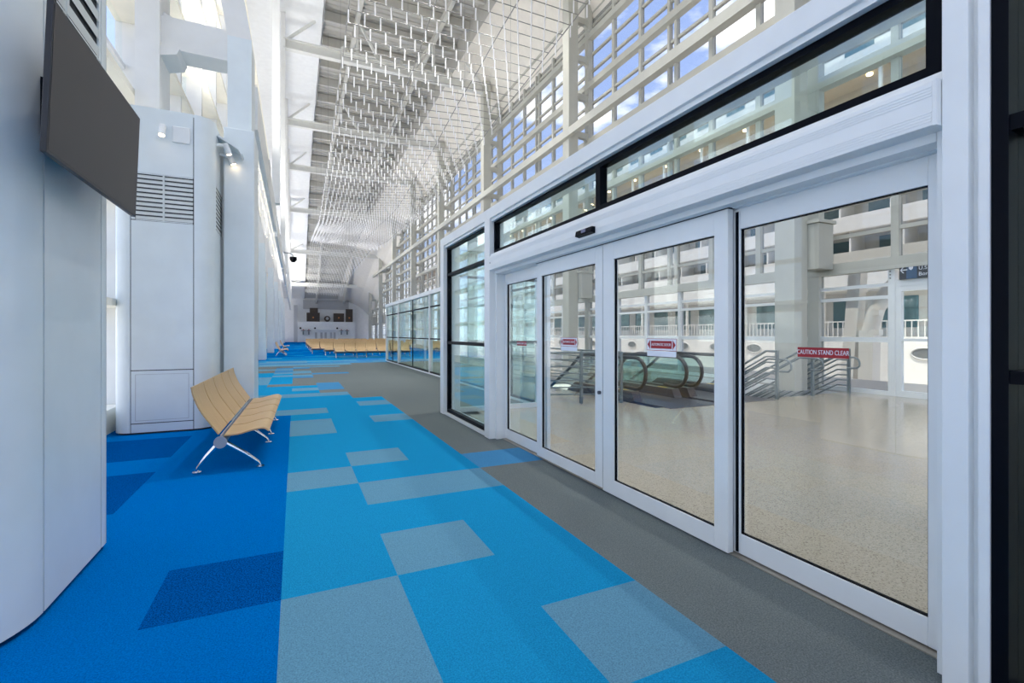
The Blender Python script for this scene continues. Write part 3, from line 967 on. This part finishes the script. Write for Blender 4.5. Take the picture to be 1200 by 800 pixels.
MB().tube([(-1.128, 8.82, 4.47), (-1.02, 8.80, 4.47)], .025, 8).build('arm', FRAME, s2)
MB().tube([(-1.128, 9.04, 4.40), (-1.00, 9.04, 4.38)], .025, 8).build('arm', FRAME, s3)
t = thing('bracket_shelf', 'small slanted white bracket plate above the twin spot lights', 'bracket', (-1.0, 9.0, 4.6))
MB().prism_y([(-1.128, 4.60), (-.84, 4.44), (-.80, 4.36), (-.78, 4.38), (-.82, 4.47), (-1.128, 4.63)], 8.80, 9.10).build('plate', CAB, t)

# steel columns that stand next to the cabinets
def left_column(label):
    t = thing('steel_column', label, 'column', (-.85, 9.6, 0), 'left row of columns')
    box('cladding', -1.08, -.63, 9.12, 10.1, 0, 4.9, CAB, t, .02)
    box('base_gap', -1.07, -.64, 9.13, 10.09, 0, .002, DARK, t)
    box('shaft', -1.04, -.68, 9.25, 9.95, 4.9, 6.5, CAB, t)
    MB().prism_y([(-1.04, 6.5), (-.68, 6.5), (-2.35, 16.5), (-2.7, 16.5)], 9.25, 9.95).build('leaning_leg', STEEL, t)
    box('wall_post', -2.30, -1.98, 9.25, 9.95, 4.74, 20.4, STEEL, t)
    box('lower_post', -2.69, -2.37, 9.30, 9.9, 0, 4.8, STEEL, t)
    mb = MB(); mb.box(-1.98, -1.04, 9.36, 9.84, 6.12, 6.64); mb.build('cross_girder', STEEL, t)
    MB().prism_y([(-1.98, 6.12), (-1.72, 6.12), (-1.76, 6.02), (-1.98, 5.96)], 9.30, 9.9).build('haunch', STEEL, t)
    MB().prism_y([(-1.98, 6.64), (-1.7, 6.64), (-1.98, 6.78)], 9.5, 9.7).build('gusset', STEEL, t)
    z = 9.0
    while z < 15.5:
        x = -.86 - (z - 6.3) * .164
        box('tie', -1.99, x, 9.5, 9.7, z, z + .3, STEEL, t)
        z += 2.6
    return t
lc = left_column('nearest white column right of the louvred cabinet')
for k in range(1, 8):
    dz = (0, 10.8 * k, 0)
    c = copy_tree(c1, None, dz, ORD[k] + ' louvred cabinet along the left wall')
    c = copy_tree(lc, None, dz, ORD[k] + ' white column along the left wall')
    if k < 4:
        for s_, w in ((s2, 'upper'), (s3, 'lower')):
            c = copy_tree(s_, None, dz, f'{w} spot light on the {ORD[k]} cabinet along the left wall')
    # far columns shrink under the falling roof
for k in range(0, 7):
    y = 9.95 + 10.8 * k
    t = box('edge_girder', -.74, -.64, y + .15, y + 9.97, 5.3, 6.1, STEEL)
    tag(t, 'white girder running from the %s to the %s left column' % (ORD[k], ORD[k + 1] if k < 7 else 'last'), 'girder', 'left edge girders')
# security camera on the third column
t = thing('security_camera', 'small black dome camera on a bent arm beside the third column', 'camera', (-.4, 31.2, 6.1))
MB().tube([(-.63, 31, 6.25), (-.3, 31, 6.25), (-.12, 31, 6.15), (-.1, 31, 6.0)], .04, 8).build('arm', GREY, t)
MB().tube([(-.1, 31, 6.02), (-.1, 31, 5.85), (-.1, 31, 5.72)], [.2, .2, .08], 12).build('dome', BLACK, t)

# the screen
t = thing('television', 'large dark flat screen mounted on the near white cabinet', 'television', (-1.05, 3.4, 2.26))
bx, tx = -1.0, -.975
def scr(x, ya, yb, za, zb):
    return [(x, ya, za), (x, yb, za), (x + (tx - bx), yb, zb), (x + (tx - bx), ya, zb)]
th = .024
a = scr(bx, 2.755, 4.045, 2.255, 2.94)
b = [(x - th, y, z) for x, y, z in a]
MB().add(a + b, [(0, 1, 2, 3), (7, 6, 5, 4), (0, 4, 5, 1), (1, 5, 6, 2), (2, 6, 7, 3), (3, 7, 4, 0)]).build('case', TVB, t, .004)
a = scr(bx + .0015, 2.768, 4.033, 2.27, 2.928)
b = [(x - .002, y, z) for x, y, z in a]
MB().add(a + b, [(0, 1, 2, 3), (7, 6, 5, 4), (0, 4, 5, 1), (1, 5, 6, 2), (2, 6, 7, 3), (3, 7, 4, 0)]).build('screen', SCREEN, t)
box('wall_mount', -1.169, -1.02, 3.16, 3.7, 2.45, 2.75, BLACK, t)

# ------------------------------------------------------------------ benches
def strip_profile(mb, prof, y0, y1, th):
    n = len(prof)
    nor = []
    for i in range(n):
        a = Vector(prof[max(i - 1, 0)]); b = Vector(prof[min(i + 1, n - 1)])
        d = (b - a).normalized(); nor.append((-d.y, d.x))
    inn = [(p[0] - q[0] * th, p[1] - q[1] * th) for p, q in zip(prof, nor)]
    def grid_(pr, flip):
        v = [(x, y0, z) for x, z in pr] + [(x, y1, z) for x, z in pr]
        f = [(i, n + i, n + i + 1, i + 1) if flip else (i, i + 1, n + i + 1, n + i) for i in range(n - 1)]
        mb.add(v, f, True)
    grid_(prof, False); grid_(inn, True)
    for y in (y0, y1):
        mb.add([(x, y, z) for x, z in prof] + [(x, y, z) for x, z in inn], [(i, i + 1, n + i + 1, n + i) for i in range(n - 1)])
    for k in (0, n - 1):
        mb.add([(prof[k][0], y0, prof[k][1]), (prof[k][0], y1, prof[k][1]), (inn[k][0], y1, inn[k][1]), (inn[k][0], y0, inn[k][1])], [(0, 1, 2, 3)])
def smooth(pts, n=4):
    out = []
    P = [Vector(p) for p in pts]
    for i in range(len(P) - 1):
        p0, p1, p2, p3 = P[max(i - 1, 0)], P[i], P[i + 1], P[min(i + 2, len(P) - 1)]
        for k in range(n):
            t = k / n
            out.append(tuple(.5 * ((2 * p1) + (p2 - p0) * t + (2 * p0 - 5 * p1 + 4 * p2 - p3) * t * t + (3 * p1 - p0 - 3 * p2 + p3) * t ** 3)))
    out.append(tuple(P[-1]))
    return out
SEATP = smooth([(0.03, .385), (.16, .39), (.30, .425), (.40, .435), (.455, .40)])
BACKP = smooth([(-.255, .90), (-.235, .80), (-.18, .66), (-.10, .53), (-.015, .40)])
_m = MB(); strip_profile(_m, SEATP, .015, .609, .014); SEAT_ME = _m.mesh('seat', WOOD)
_m = MB(); strip_profile(_m, BACKP, .015, .609, .014); BACK_ME = _m.mesh('backrest', WOOD)
LEGS = {}
def leg_mesh(sx):
    mb = MB()
    mb.tube([(.02 * sx, 0, .30), (.20 * sx, 0, .16), (.31 * sx, 0, .055), (.325 * sx, 0, .012)], [.03, .024, .018, .014], 10)
    mb.tube([(.325 * sx, 0, .0), (.325 * sx, 0, .012)], .042, 14)
    return mb.mesh('leg', CHROME)
LEG_P, LEG_N = leg_mesh(1.12), leg_mesh(-.68)
def bench(label, loc, n, rot=0, double=False, grp='wooden benches'):
    t = thing('bench', label, 'bench', (0, 0, 0), grp)
    L = n * .624
    sides = [0, 1] if double else [0]
    for k in range(n):
        for s_ in sides:
            off, rr = ((0, 0, 0)) if s_ == 0 else ((-.70, 0, 0)), (0, 0, 0) if s_ == 0 else (0, 0, R(180))
            yy = k * .624 if s_ == 0 else (k + 1) * .624
            px = 0 if s_ == 0 else -.70
            sc_ = (1, .9, 1) if double else None
            inst('seat', SEAT_ME, (px, yy, 0), t, rr, sc_); inst('backrest', BACK_ME, (px, yy, 0), t, rr, sc_)
    for s_ in sides:
        px = 0 if s_ == 0 else -.70
        MB().tube([(px, .0, .31), (px, L, .31)], .045, 12).build('beam', BEAM, t)
        for yy in (-.012, L + .012):
            MB().tube([(px, yy - .012, .315), (px, yy + .012, .315)], .062, 20).build('end_cap', CAPM, t)
        MB().box(px - .004, px + .010, .0, L, .35, .388).build('joint_strip', CAPM, t)
        ly = [.06, L * .42, L * .60, L - .06] if n == 5 else [.1, L - .1]
        for yy in ly:
            inst('leg', LEG_P if s_ == 0 else LEG_N, (px, yy, 0), t)
            inst('leg', LEG_N if s_ == 0 else LEG_P, (px, yy, 0), t) if not double else None
            if double and s_ == 1: inst('leg', LEG_P, (px, yy, 0), t, (0, 0, R(180)))
    t.location = loc; t.rotation_euler.z = rot
    return t
bench('five seat plywood bench with chrome legs beside the louvred cabinet', (-.71, 5.77, 0), 5, R(-1.0))
bench('plywood bench against the left wall beyond the third column', (-.9, 34, 0), 5)
bench('plywood bench against the left wall beyond the fourth column', (-.9, 44, 0), 5)
spots = []
for r_, y in enumerate((31.0, 34.5, 38, 42, 46.5, 52, 58)):
    xs = (5.3, 9.2) if r_ == 0 else ((4.9, 8.4) if r_ == 1 else (4.2, 7.6, 11.0))
    for q, x in enumerate(xs):
        spots.append((x, y, r_, q))
for x, y, r_, q in spots:
    b = bench(f"double sided plywood bench in the {ORD[r_]} far row, {['left', 'middle', 'right'][q]} one", (x, y, 0), 5, R(90), True, 'rows of benches at the far end')

# ------------------------------------------------------------------ hanging rod sculpture
t = thing('hanging_sculpture', 'wave of white rods hung on thin rails below the ceiling', 'sculpture', (6, 45, 12))
TL = [(0, 13.2), (18, 12.7), (22, 11.9), (30, 10.8), (36, 10.3), (44, 9.7), (56, 11.0), (68, 12.2), (78, 9.8), (86, 6.8)]
TR = [(0, 13.2), (15, 12.8), (23, 12.2), (31, 11.3), (40, 10.6), (53, 11.2), (66, 11.3), (74, 9.8), (86, 6.4)]
XA, XB = 1.9, 10.5
def xb(y): return XB - 3.2 * max(0, min(1, (y - 60) / 22))
def surf(x, y):
    k = (x - XA) / (XB - XA)
    k2 = k * k * (3 - 2 * k)
    return 1.45 + lerp_table(TL, y) * (1 - k2) + lerp_table(TR, y) * k2 
rod_me = MB().tube([(0, 0, -.24), (0, 0, .24)], .027, 6).mesh('rod', ROD)
stuff = MB(); nrod = 0
NX = 14
y = 12.0; row = 0
while y < 86:
    xs = [XA + (xb(y) - XA) * (q + (.5 if row % 2 else 0)) / NX for q in range(NX + (0 if row % 2 else 1))]
    pts = [(x, y, surf(x, y) + .27) for x in [XA + (xb(y) - XA) * q / 10 for q in range(11)]]
    MB().tube(pts, .017, 4, caps=False).build('rail', RAIL, t)
    for x in xs:
        z = surf(x, y)
        if 14.5 < y and nrod < 300:
            inst('rod', rod_me, (x, y, z), t); nrod += 1
        else:
            stuff.tube([(x, y, z - .24), (x, y, z + .24)], .027, 5, caps=False)
    y += .62; row += 1
o = stuff.build('far_rods', ROD, t); o['kind'] = 'stuff'
for x in (XA, XA + (XB - XA) * .36, XA + (XB - XA) * .7, XB):
    xf = lambda yy: XA + (x - XA) * (xb(yy) - XA) / (XB - XA)
    MB().tube([(xf(yy), yy, surf(xf(yy), yy) + .29) for yy in [12 + 74 * q / 60 for q in range(61)]], .022, 5).build('cable', RAIL, t)
    for yy in range(14, 84, 9):
        MB().tube([(xf(yy), yy, surf(xf(yy), yy) + .29), (xf(yy), yy, soffit_z(yy) + (0.9 if x < 9.9 else -.2))], .008, 4, caps=False).build('hanger_wire', RAIL, t)

# ------------------------------------------------------------------ escalators, stair and railings
def escalator(x0, x1, label):
    t = thing('escalator', label, 'escalator', (x0, 8, 0), 'escalators')
    YF, YT, SL = 7.85, 10.2, math.tan(R(30))
    def zdown(y): return 0 if y < YT else -(y - YT) * SL
    yend = YT + 4.7 / SL
    box('landing_plate', x0 - .12, x1 + .12, 7.0, YT, -.3, .008, PLATE, t)
    for x in (x0, x1):
        s_ = 1 if x == x0 else -1
        top, rad = .93, .34
        path = [(x, yend, zdown(yend) + top), (x, YT + .6, zdown(YT + .6) + top), (x, YT + .2, top - .05), (x, YT - .2, top)]
        cy, cz = YF + rad, top - rad
        path += [(x, cy + .3, top)] + [(x, cy + rad * math.cos(R(a)), cz + rad * math.sin(R(a))) for a in range(90, 271, 18)] + [(x, cy + .35, cz - rad + .02)]
        MB().tube(path, .042, 8).build('handrail', RUBBER, t)
        poly = [(YF + .06, cz), (YF + .15, cz + .24), (cy, top - .03), (YT - .2, top - .03), (YT + .6, zdown(YT + .6) + top - .03), (yend, zdown(yend) + top - .03),
                (yend, zdown(yend) + .2), (YT + .3, .12), (cy, .18), (YF + .15, cz - .2)]
        MB().prism_x(poly, x - .006, x + .006).build('balustrade_glass', G_TEAL, t)
        poly = [(YF + .25, .01), (YF + .35, .2), (YT + .25, .2), (yend, zdown(yend) + .2), (yend, zdown(yend) - .6), (YT, -.3), (YF + .25, -.29)]
        MB().prism_x(poly, x - .11, x + .11).build('skirt', PLATE, t)
        box('caution_label', x - .05, x + .05, YF + .6, YF + .9, .201, .204, YEL, t)
    y = YT; z = 0
    k = 0
    while z > -4.6:
        z -= .2; y += .346
        box('step', x0 + .12, x1 - .12, y - .36, y, z - .2, z, PLATE, t)
    return t
escalator(6.72, 7.86, 'nearer escalator with curved black handrails and glass sides')
escalator(8.32, 9.46, 'farther escalator with curved black handrails beside the stairs')

t = struct('stairs')
y, z = 7.35, 0
while z > -4.9:
    z -= .165; y += .29
    box('tread', 9.82, 12.3, y - .3, y, z - .165, z, CONC, t)

def stair_rail(x, label, bars, loop=True):
    t = thing('stair_railing', label, 'railing', (x, 7.1, 0), 'stair railings')
    SL = .165 / .29
    Ys, Yk, Ye = 7.05, 7.32, 13.5
    box('newel_post', x - .028, x + .028, Ys - .028, Ys + .028, 0, 1.08, RAILM, t)
    for k in range(bars):
        z = 1.06 - k * .125
        MB().tube([(x, Ys, z), (x, Yk, z), (x, Ye, z - (Ye - Yk) * SL)], .019 if k else .026, 6).build('bar', RAILM, t)
    if loop:
        xo = x - .07 if x > 10 else x + .07
        MB().tube([(xo, Ye, .88 - (Ye - Yk) * SL), (xo, Yk, .88), (xo, Ys - .16, .88), (xo, Ys - .25, .84), (xo, Ys - .28, .76), (xo, Ys - .28, .68), (xo, Ys - .22, .62), (xo, Ys, .61)], .022, 8).build('grab_rail', RAILM, t)
    for yy in (8.9, 10.5, 12.1, 13.5):
        zz = -(yy - Yk) * SL
        box('post', x - .02, x + .02, yy - .02, yy + .02, zz - .1, zz + 1.06, RAILM, t)
    return t
stair_rail(12.33, 'grey stair railing with sloping bars next to the far glass wall', 8)
stair_rail(9.72, 'grey stair railing with sloping bars between escalator and stairs', 8)
stair_rail(10.95, 'grey double handrail in the middle of the stairs', 2)

t = thing('guard_railing', 'grey guard railing with level bars left of the escalators', 'railing', (5.4, 8.3, 0))
P, Q = Vector((6.22, 8.04, 0)), Vector((4.62, 8.62, 0))
for k in range(7):
    z = 1.06 - k * .145
    MB().tube([P + Vector((0, 0, z)), Q + Vector((0, 0, z))], .024 if k == 0 else .015, 6).build('bar', RAILM, t)
for f_ in (0, .5, 1):
    p = P.lerp(Q, f_)
    box('post', p.x - .028, p.x + .028, p.y - .028, p.y + .028, 0, 1.08, RAILM, t)
t = thing('guard_railing', 'grey guard railing running beside the escalator opening towards the far end', 'railing', (6.2, 11, 0))
for k in range(7):
    z = 1.06 - k * .145
    MB().tube([(6.25, 8.1, z), (6.25, 14.3, z)], .022 if k == 0 else .014, 6).build('bar', RAILM, t)
for y in (9.6, 11.2, 12.8, 14.3):
    box('post', 6.225, 6.275, y - .025, y + .025, 0, 1.08, RAILM, t)

# ------------------------------------------------------------------ outside: walkway, quay and ship
t = struct('ground'); box('quay', -400, 420, -400, 500, -7.5, -7.0, CONC, t)
t = struct('floor_walkway'); box('walkway_slab', 12.95, 16.6, -9, 93, -.35, -.02, mat('walkway_concrete', (.62, .55, .45), .4), t)
SX = 36.0
ship = thing('cruise_ship', 'white ship with rows of balconies moored outside the glass wall', 'ship', (SX + 10, 50, -7))
SY0, SY1 = -45, 170
box('hull', SX, SX + 24, SY0, SY1, -6.9, 1.25, SHIPW, ship)
por = MB()
pts = [(.42 * math.cos(R(a)) * 1.55, .42 * math.sin(R(a)) * .75) for a in range(0, 360, 20)]
por.prism_x(pts, -.04, .02); por_me = por.mesh('porthole', mat('porthole_grey', (.16, .16, .15), .5))
ring = MB(); ring.tube([(-.04, p[0] * 1.1, p[1] * 1.15) for p in pts], .05, 6, closed=True); ring_me = ring.mesh('porthole_ring', SHIPG)
y = 8.0
while y < 110:
    o = inst('porthole', por_me, (SX, y, .2), ship); inst('ring', ring_me, (SX, y, .2), o)
    y += 4.05
# promenade deck behind a railing
box('promenade_wall', SX + 2.6, SX + 23, SY0, SY1, 1.25, 5.2, SHIPG, ship)
box('promenade_band', SX - .1, SX + 23, SY0, SY1, 4.55, 6.35, SHIPW, ship)
y = 4.0
while y < 110:
    box('window', SX + 2.56, SX + 2.62, y, y + 2.2, 1.9, 4.1, SHIPT, ship)
    y += 3.4
y = 2.0
while y < 110:
    box('deck_post', SX + .1, SX + .3, y, y + .2, 1.25, 4.55, SHIPW, ship); y += 6.8
mb = MB(); y = 0
while y < 100:
    mb.box(SX + .05, SX + .09, y, y + .05, 1.25, 2.3); y += .35
mb.box(SX + .03, SX + .11, 0, 100, 2.28, 2.36)
o = mb.build('promenade_rail', SHIPW, ship); o['kind'] = 'stuff'
box('lower_storey', SX + 1.8, SX + 23, SY0, SY1, 6.3, 16.7, SHIPG, ship)
for k in range(4):
    z = 6.3 + 2.6 * k
    box('balcony_band', SX - .05, SX + .1, SY0, SY1, z - .12, z + .98, SHIPW, ship)
    box('balcony_slab', SX + .1, SX + 1.9, SY0, SY1, z - .15, z + .05, SHIPW, ship)
    y = 1.0 + .7 * (k % 2)
    while y < 112:
        box('divider', SX + .1, SX + 1.82, y, y + .12, z + .05, z + 2.45, SHIPW, ship)
        box('balcony_door', SX + 1.75, SX + 1.82, y + .7, y + 2.3, z + .05, z + 2.1, SHIPT, ship)
        y += 3.25
box('open_deck_floor', SX - .05, SX + 23, SY0, SY1, 16.7, 17.0, SHIPW, ship)
box('open_deck_wall', SX + 3.4, SX + 23, SY0, SY1, 17.0, 20.3, TAN, ship)
box('open_deck_ceiling', SX - .05, SX + 23, SY0, SY1, 20.3, 20.42, TAN, ship)
box('roof_band', SX - .15, SX + 23, SY0, SY1, 20.42, 21.2, SHIPW, ship)
box('upper_house', SX + 2.0, SX + 23, SY0, 62, 21.2, 24.2, SHIPW, ship)
box('rear_house', SX + 2.0, SX + 23, 62, SY1, 21.2, 25, SHIPW, ship)
y = 2
while y < 60:
    box('window', SX + 1.95, SX + 2.02, y, y + 2.0, 21.9, 23.5, SHIPT, ship); y += 3.6
for z in (22,):
    y = 63
    while y < 120:
        box('window', SX + 1.95, SX + 2.02, y, y + 2.4, z, z + 1.5, SHIPT, ship); y += 3.8
mb = MB(); y = 0
while y < 90:
    mb.box(SX + .03, SX + .07, y, y + .07, 17.0, 18.05); y += .30
mb.box(SX + .0, SX + .1, 0, 90, 18.03, 18.12)
o = mb.build('open_deck_rail', SHIPW, ship); o['kind'] = 'stuff'
y = 3
while y < 90:
    box('deck_post', SX + .2, SX + .4, y, y + .2, 17, 20.3, SHIPW, ship)
    b_ = MB().tube([(SX + 1.8, y + 1.6, 20.18), (SX + 1.8, y + 1.6, 20.3)], .2, 10).build('deck_lamp', LAMPE, ship)
    y += 5.2
for y in (8, 26, 44, 62, 80):
    l = bpy.data.lights.new('deck_light', 'AREA'); l.shape = 'RECTANGLE'; l.size = 2.4; l.size_y = 16; l.energy = 160; l.color = (1, .72, .45)
    lo = bpy.data.objects.new('deck_light', l); COL.objects.link(lo)
    lo.location = (SX + 1.7, y, 17.4); lo.rotation_euler = (R(180), 0, 0); attach(lo, ship)

# boarding bridge gantry on the quay
t = thing('boarding_gantry', 'white gantry with slanted legs and curved arm outside the glass wall', 'gantry', (22, 15, -7))
MB().bar((22.0, 13.0, -7), (22.0, 12.2, 4.2), .5, .5).build('leg', SHIPW, t)
MB().bar((22.0, 11.9, -7), (22.0, 11.75, 1.6), .55, .55).build('leg', SHIPW, t)
MB().tube([(22, 11.75, 1.5), (22, 11.5, 2.5), (22, 11.0, 3.3), (22, 10.3, 3.9), (22, 9.6, 4.3)], .3, 10).build('curved_arm', SHIPW, t)
MB().bar((22, 15.5, 4.6), (22, 8.6, 4.6), 1.6, .6).build('top_beam', SHIPW, t)
for z in (1.4, 2.2):
    box('flood_light', 21.4, 21.7, 11.1, 11.4, z, z + .22, SHIPW, t)


# ------------------------------------------------------------------ lamps added to brighten the hall
def lamp(kind, name, p, d, energy, parent, size=140, r=.2, col=(1, .975, .94)):
    l = bpy.data.lights.new(name, 'SPOT'); l.energy = energy; l.spot_size = R(size); l.spot_blend = .6; l.shadow_soft_size = r; l.color = col
    lo = bpy.data.objects.new('lamp', l); COL.objects.link(lo); lo.location = p
    lo.rotation_euler = Vector(d).to_track_quat('-Z', 'Y').to_euler()
    attach(lo, parent)
# added uplights, out of sight on the edge girders, to brighten the ceiling
for k in range(7):
    y = 15.0 + 10.8 * k
    t = thing('fill_uplight', f'{ORD[k]} added small uplight box standing on the left edge girder', 'lamp', (-.69, y, 6.1), 'added uplights on the girders')
    mb = MB()
    for a in ((-.74, -.73, -.35, .35), (-.65, -.64, -.35, .35), (-.73, -.65, -.35, -.34), (-.73, -.65, .34, .35)):
        mb.box(a[0], a[1], y + a[2], y + a[3], 6.101, 6.26)
    mb.build('housing', GREY, t)
    box('lens', -.73, -.65, y - .34, y + .34, 6.102, 6.13, LAMPC, t)
    lamp('SPOT', 'fill_uplight_lamp', (-.69, y, 6.30), (.5, 0, 1), UPL, t, 150, .03)
# deep can downlights added behind the roof beams to brighten the floor
for k, yk in enumerate([-2.7] + GRID[:6]):
    for q, x in enumerate((2.7, 6.0, 9.3)):
        y, z = yk + .44, beam_z(yk) + 1.05
        nm = 'the beam behind the viewer' if k == 0 else f'the {ORD[k - 1]} roof beam'
        t = thing('added_can_downlight', f'{["left", "middle", "right"][q]} added can lamp fixed behind {nm}', 'ceiling lamp', (x, y, z), 'added can lamps on the roof beams')
        ring = [(x + .2 * math.cos(R(a)), y + .2 * math.sin(R(a))) for a in range(0, 361, 20)]
        MB().shell(ring, z - .6, z, .012).build('can', BSTEEL, t)
        ring = [(x + .184 * math.cos(R(a)), y + .184 * math.sin(R(a))) for a in range(0, 361, 20)]
        MB().shell(ring, z - .595, z - .27, .004).build('baffle', BLACK, t)
        MB().tube([(x, y, z - .1), (x, y, z)], .2, 16).build('cap', BSTEEL, t)
        MB().tube([(x, y, z - .23), (x, y, z - .21)], .16, 16).build('lens', LAMPC, t)
        box('clamp', x - .05, x + .05, yk + .05, y - .19, z - .42, z - .3, BSTEEL, t)
        lamp('SPOT', 'added_can_lamp', (x, y, z - .32), (0, 0, -1), DNL * (.62 if k == 0 else 1), t, 120, .08)
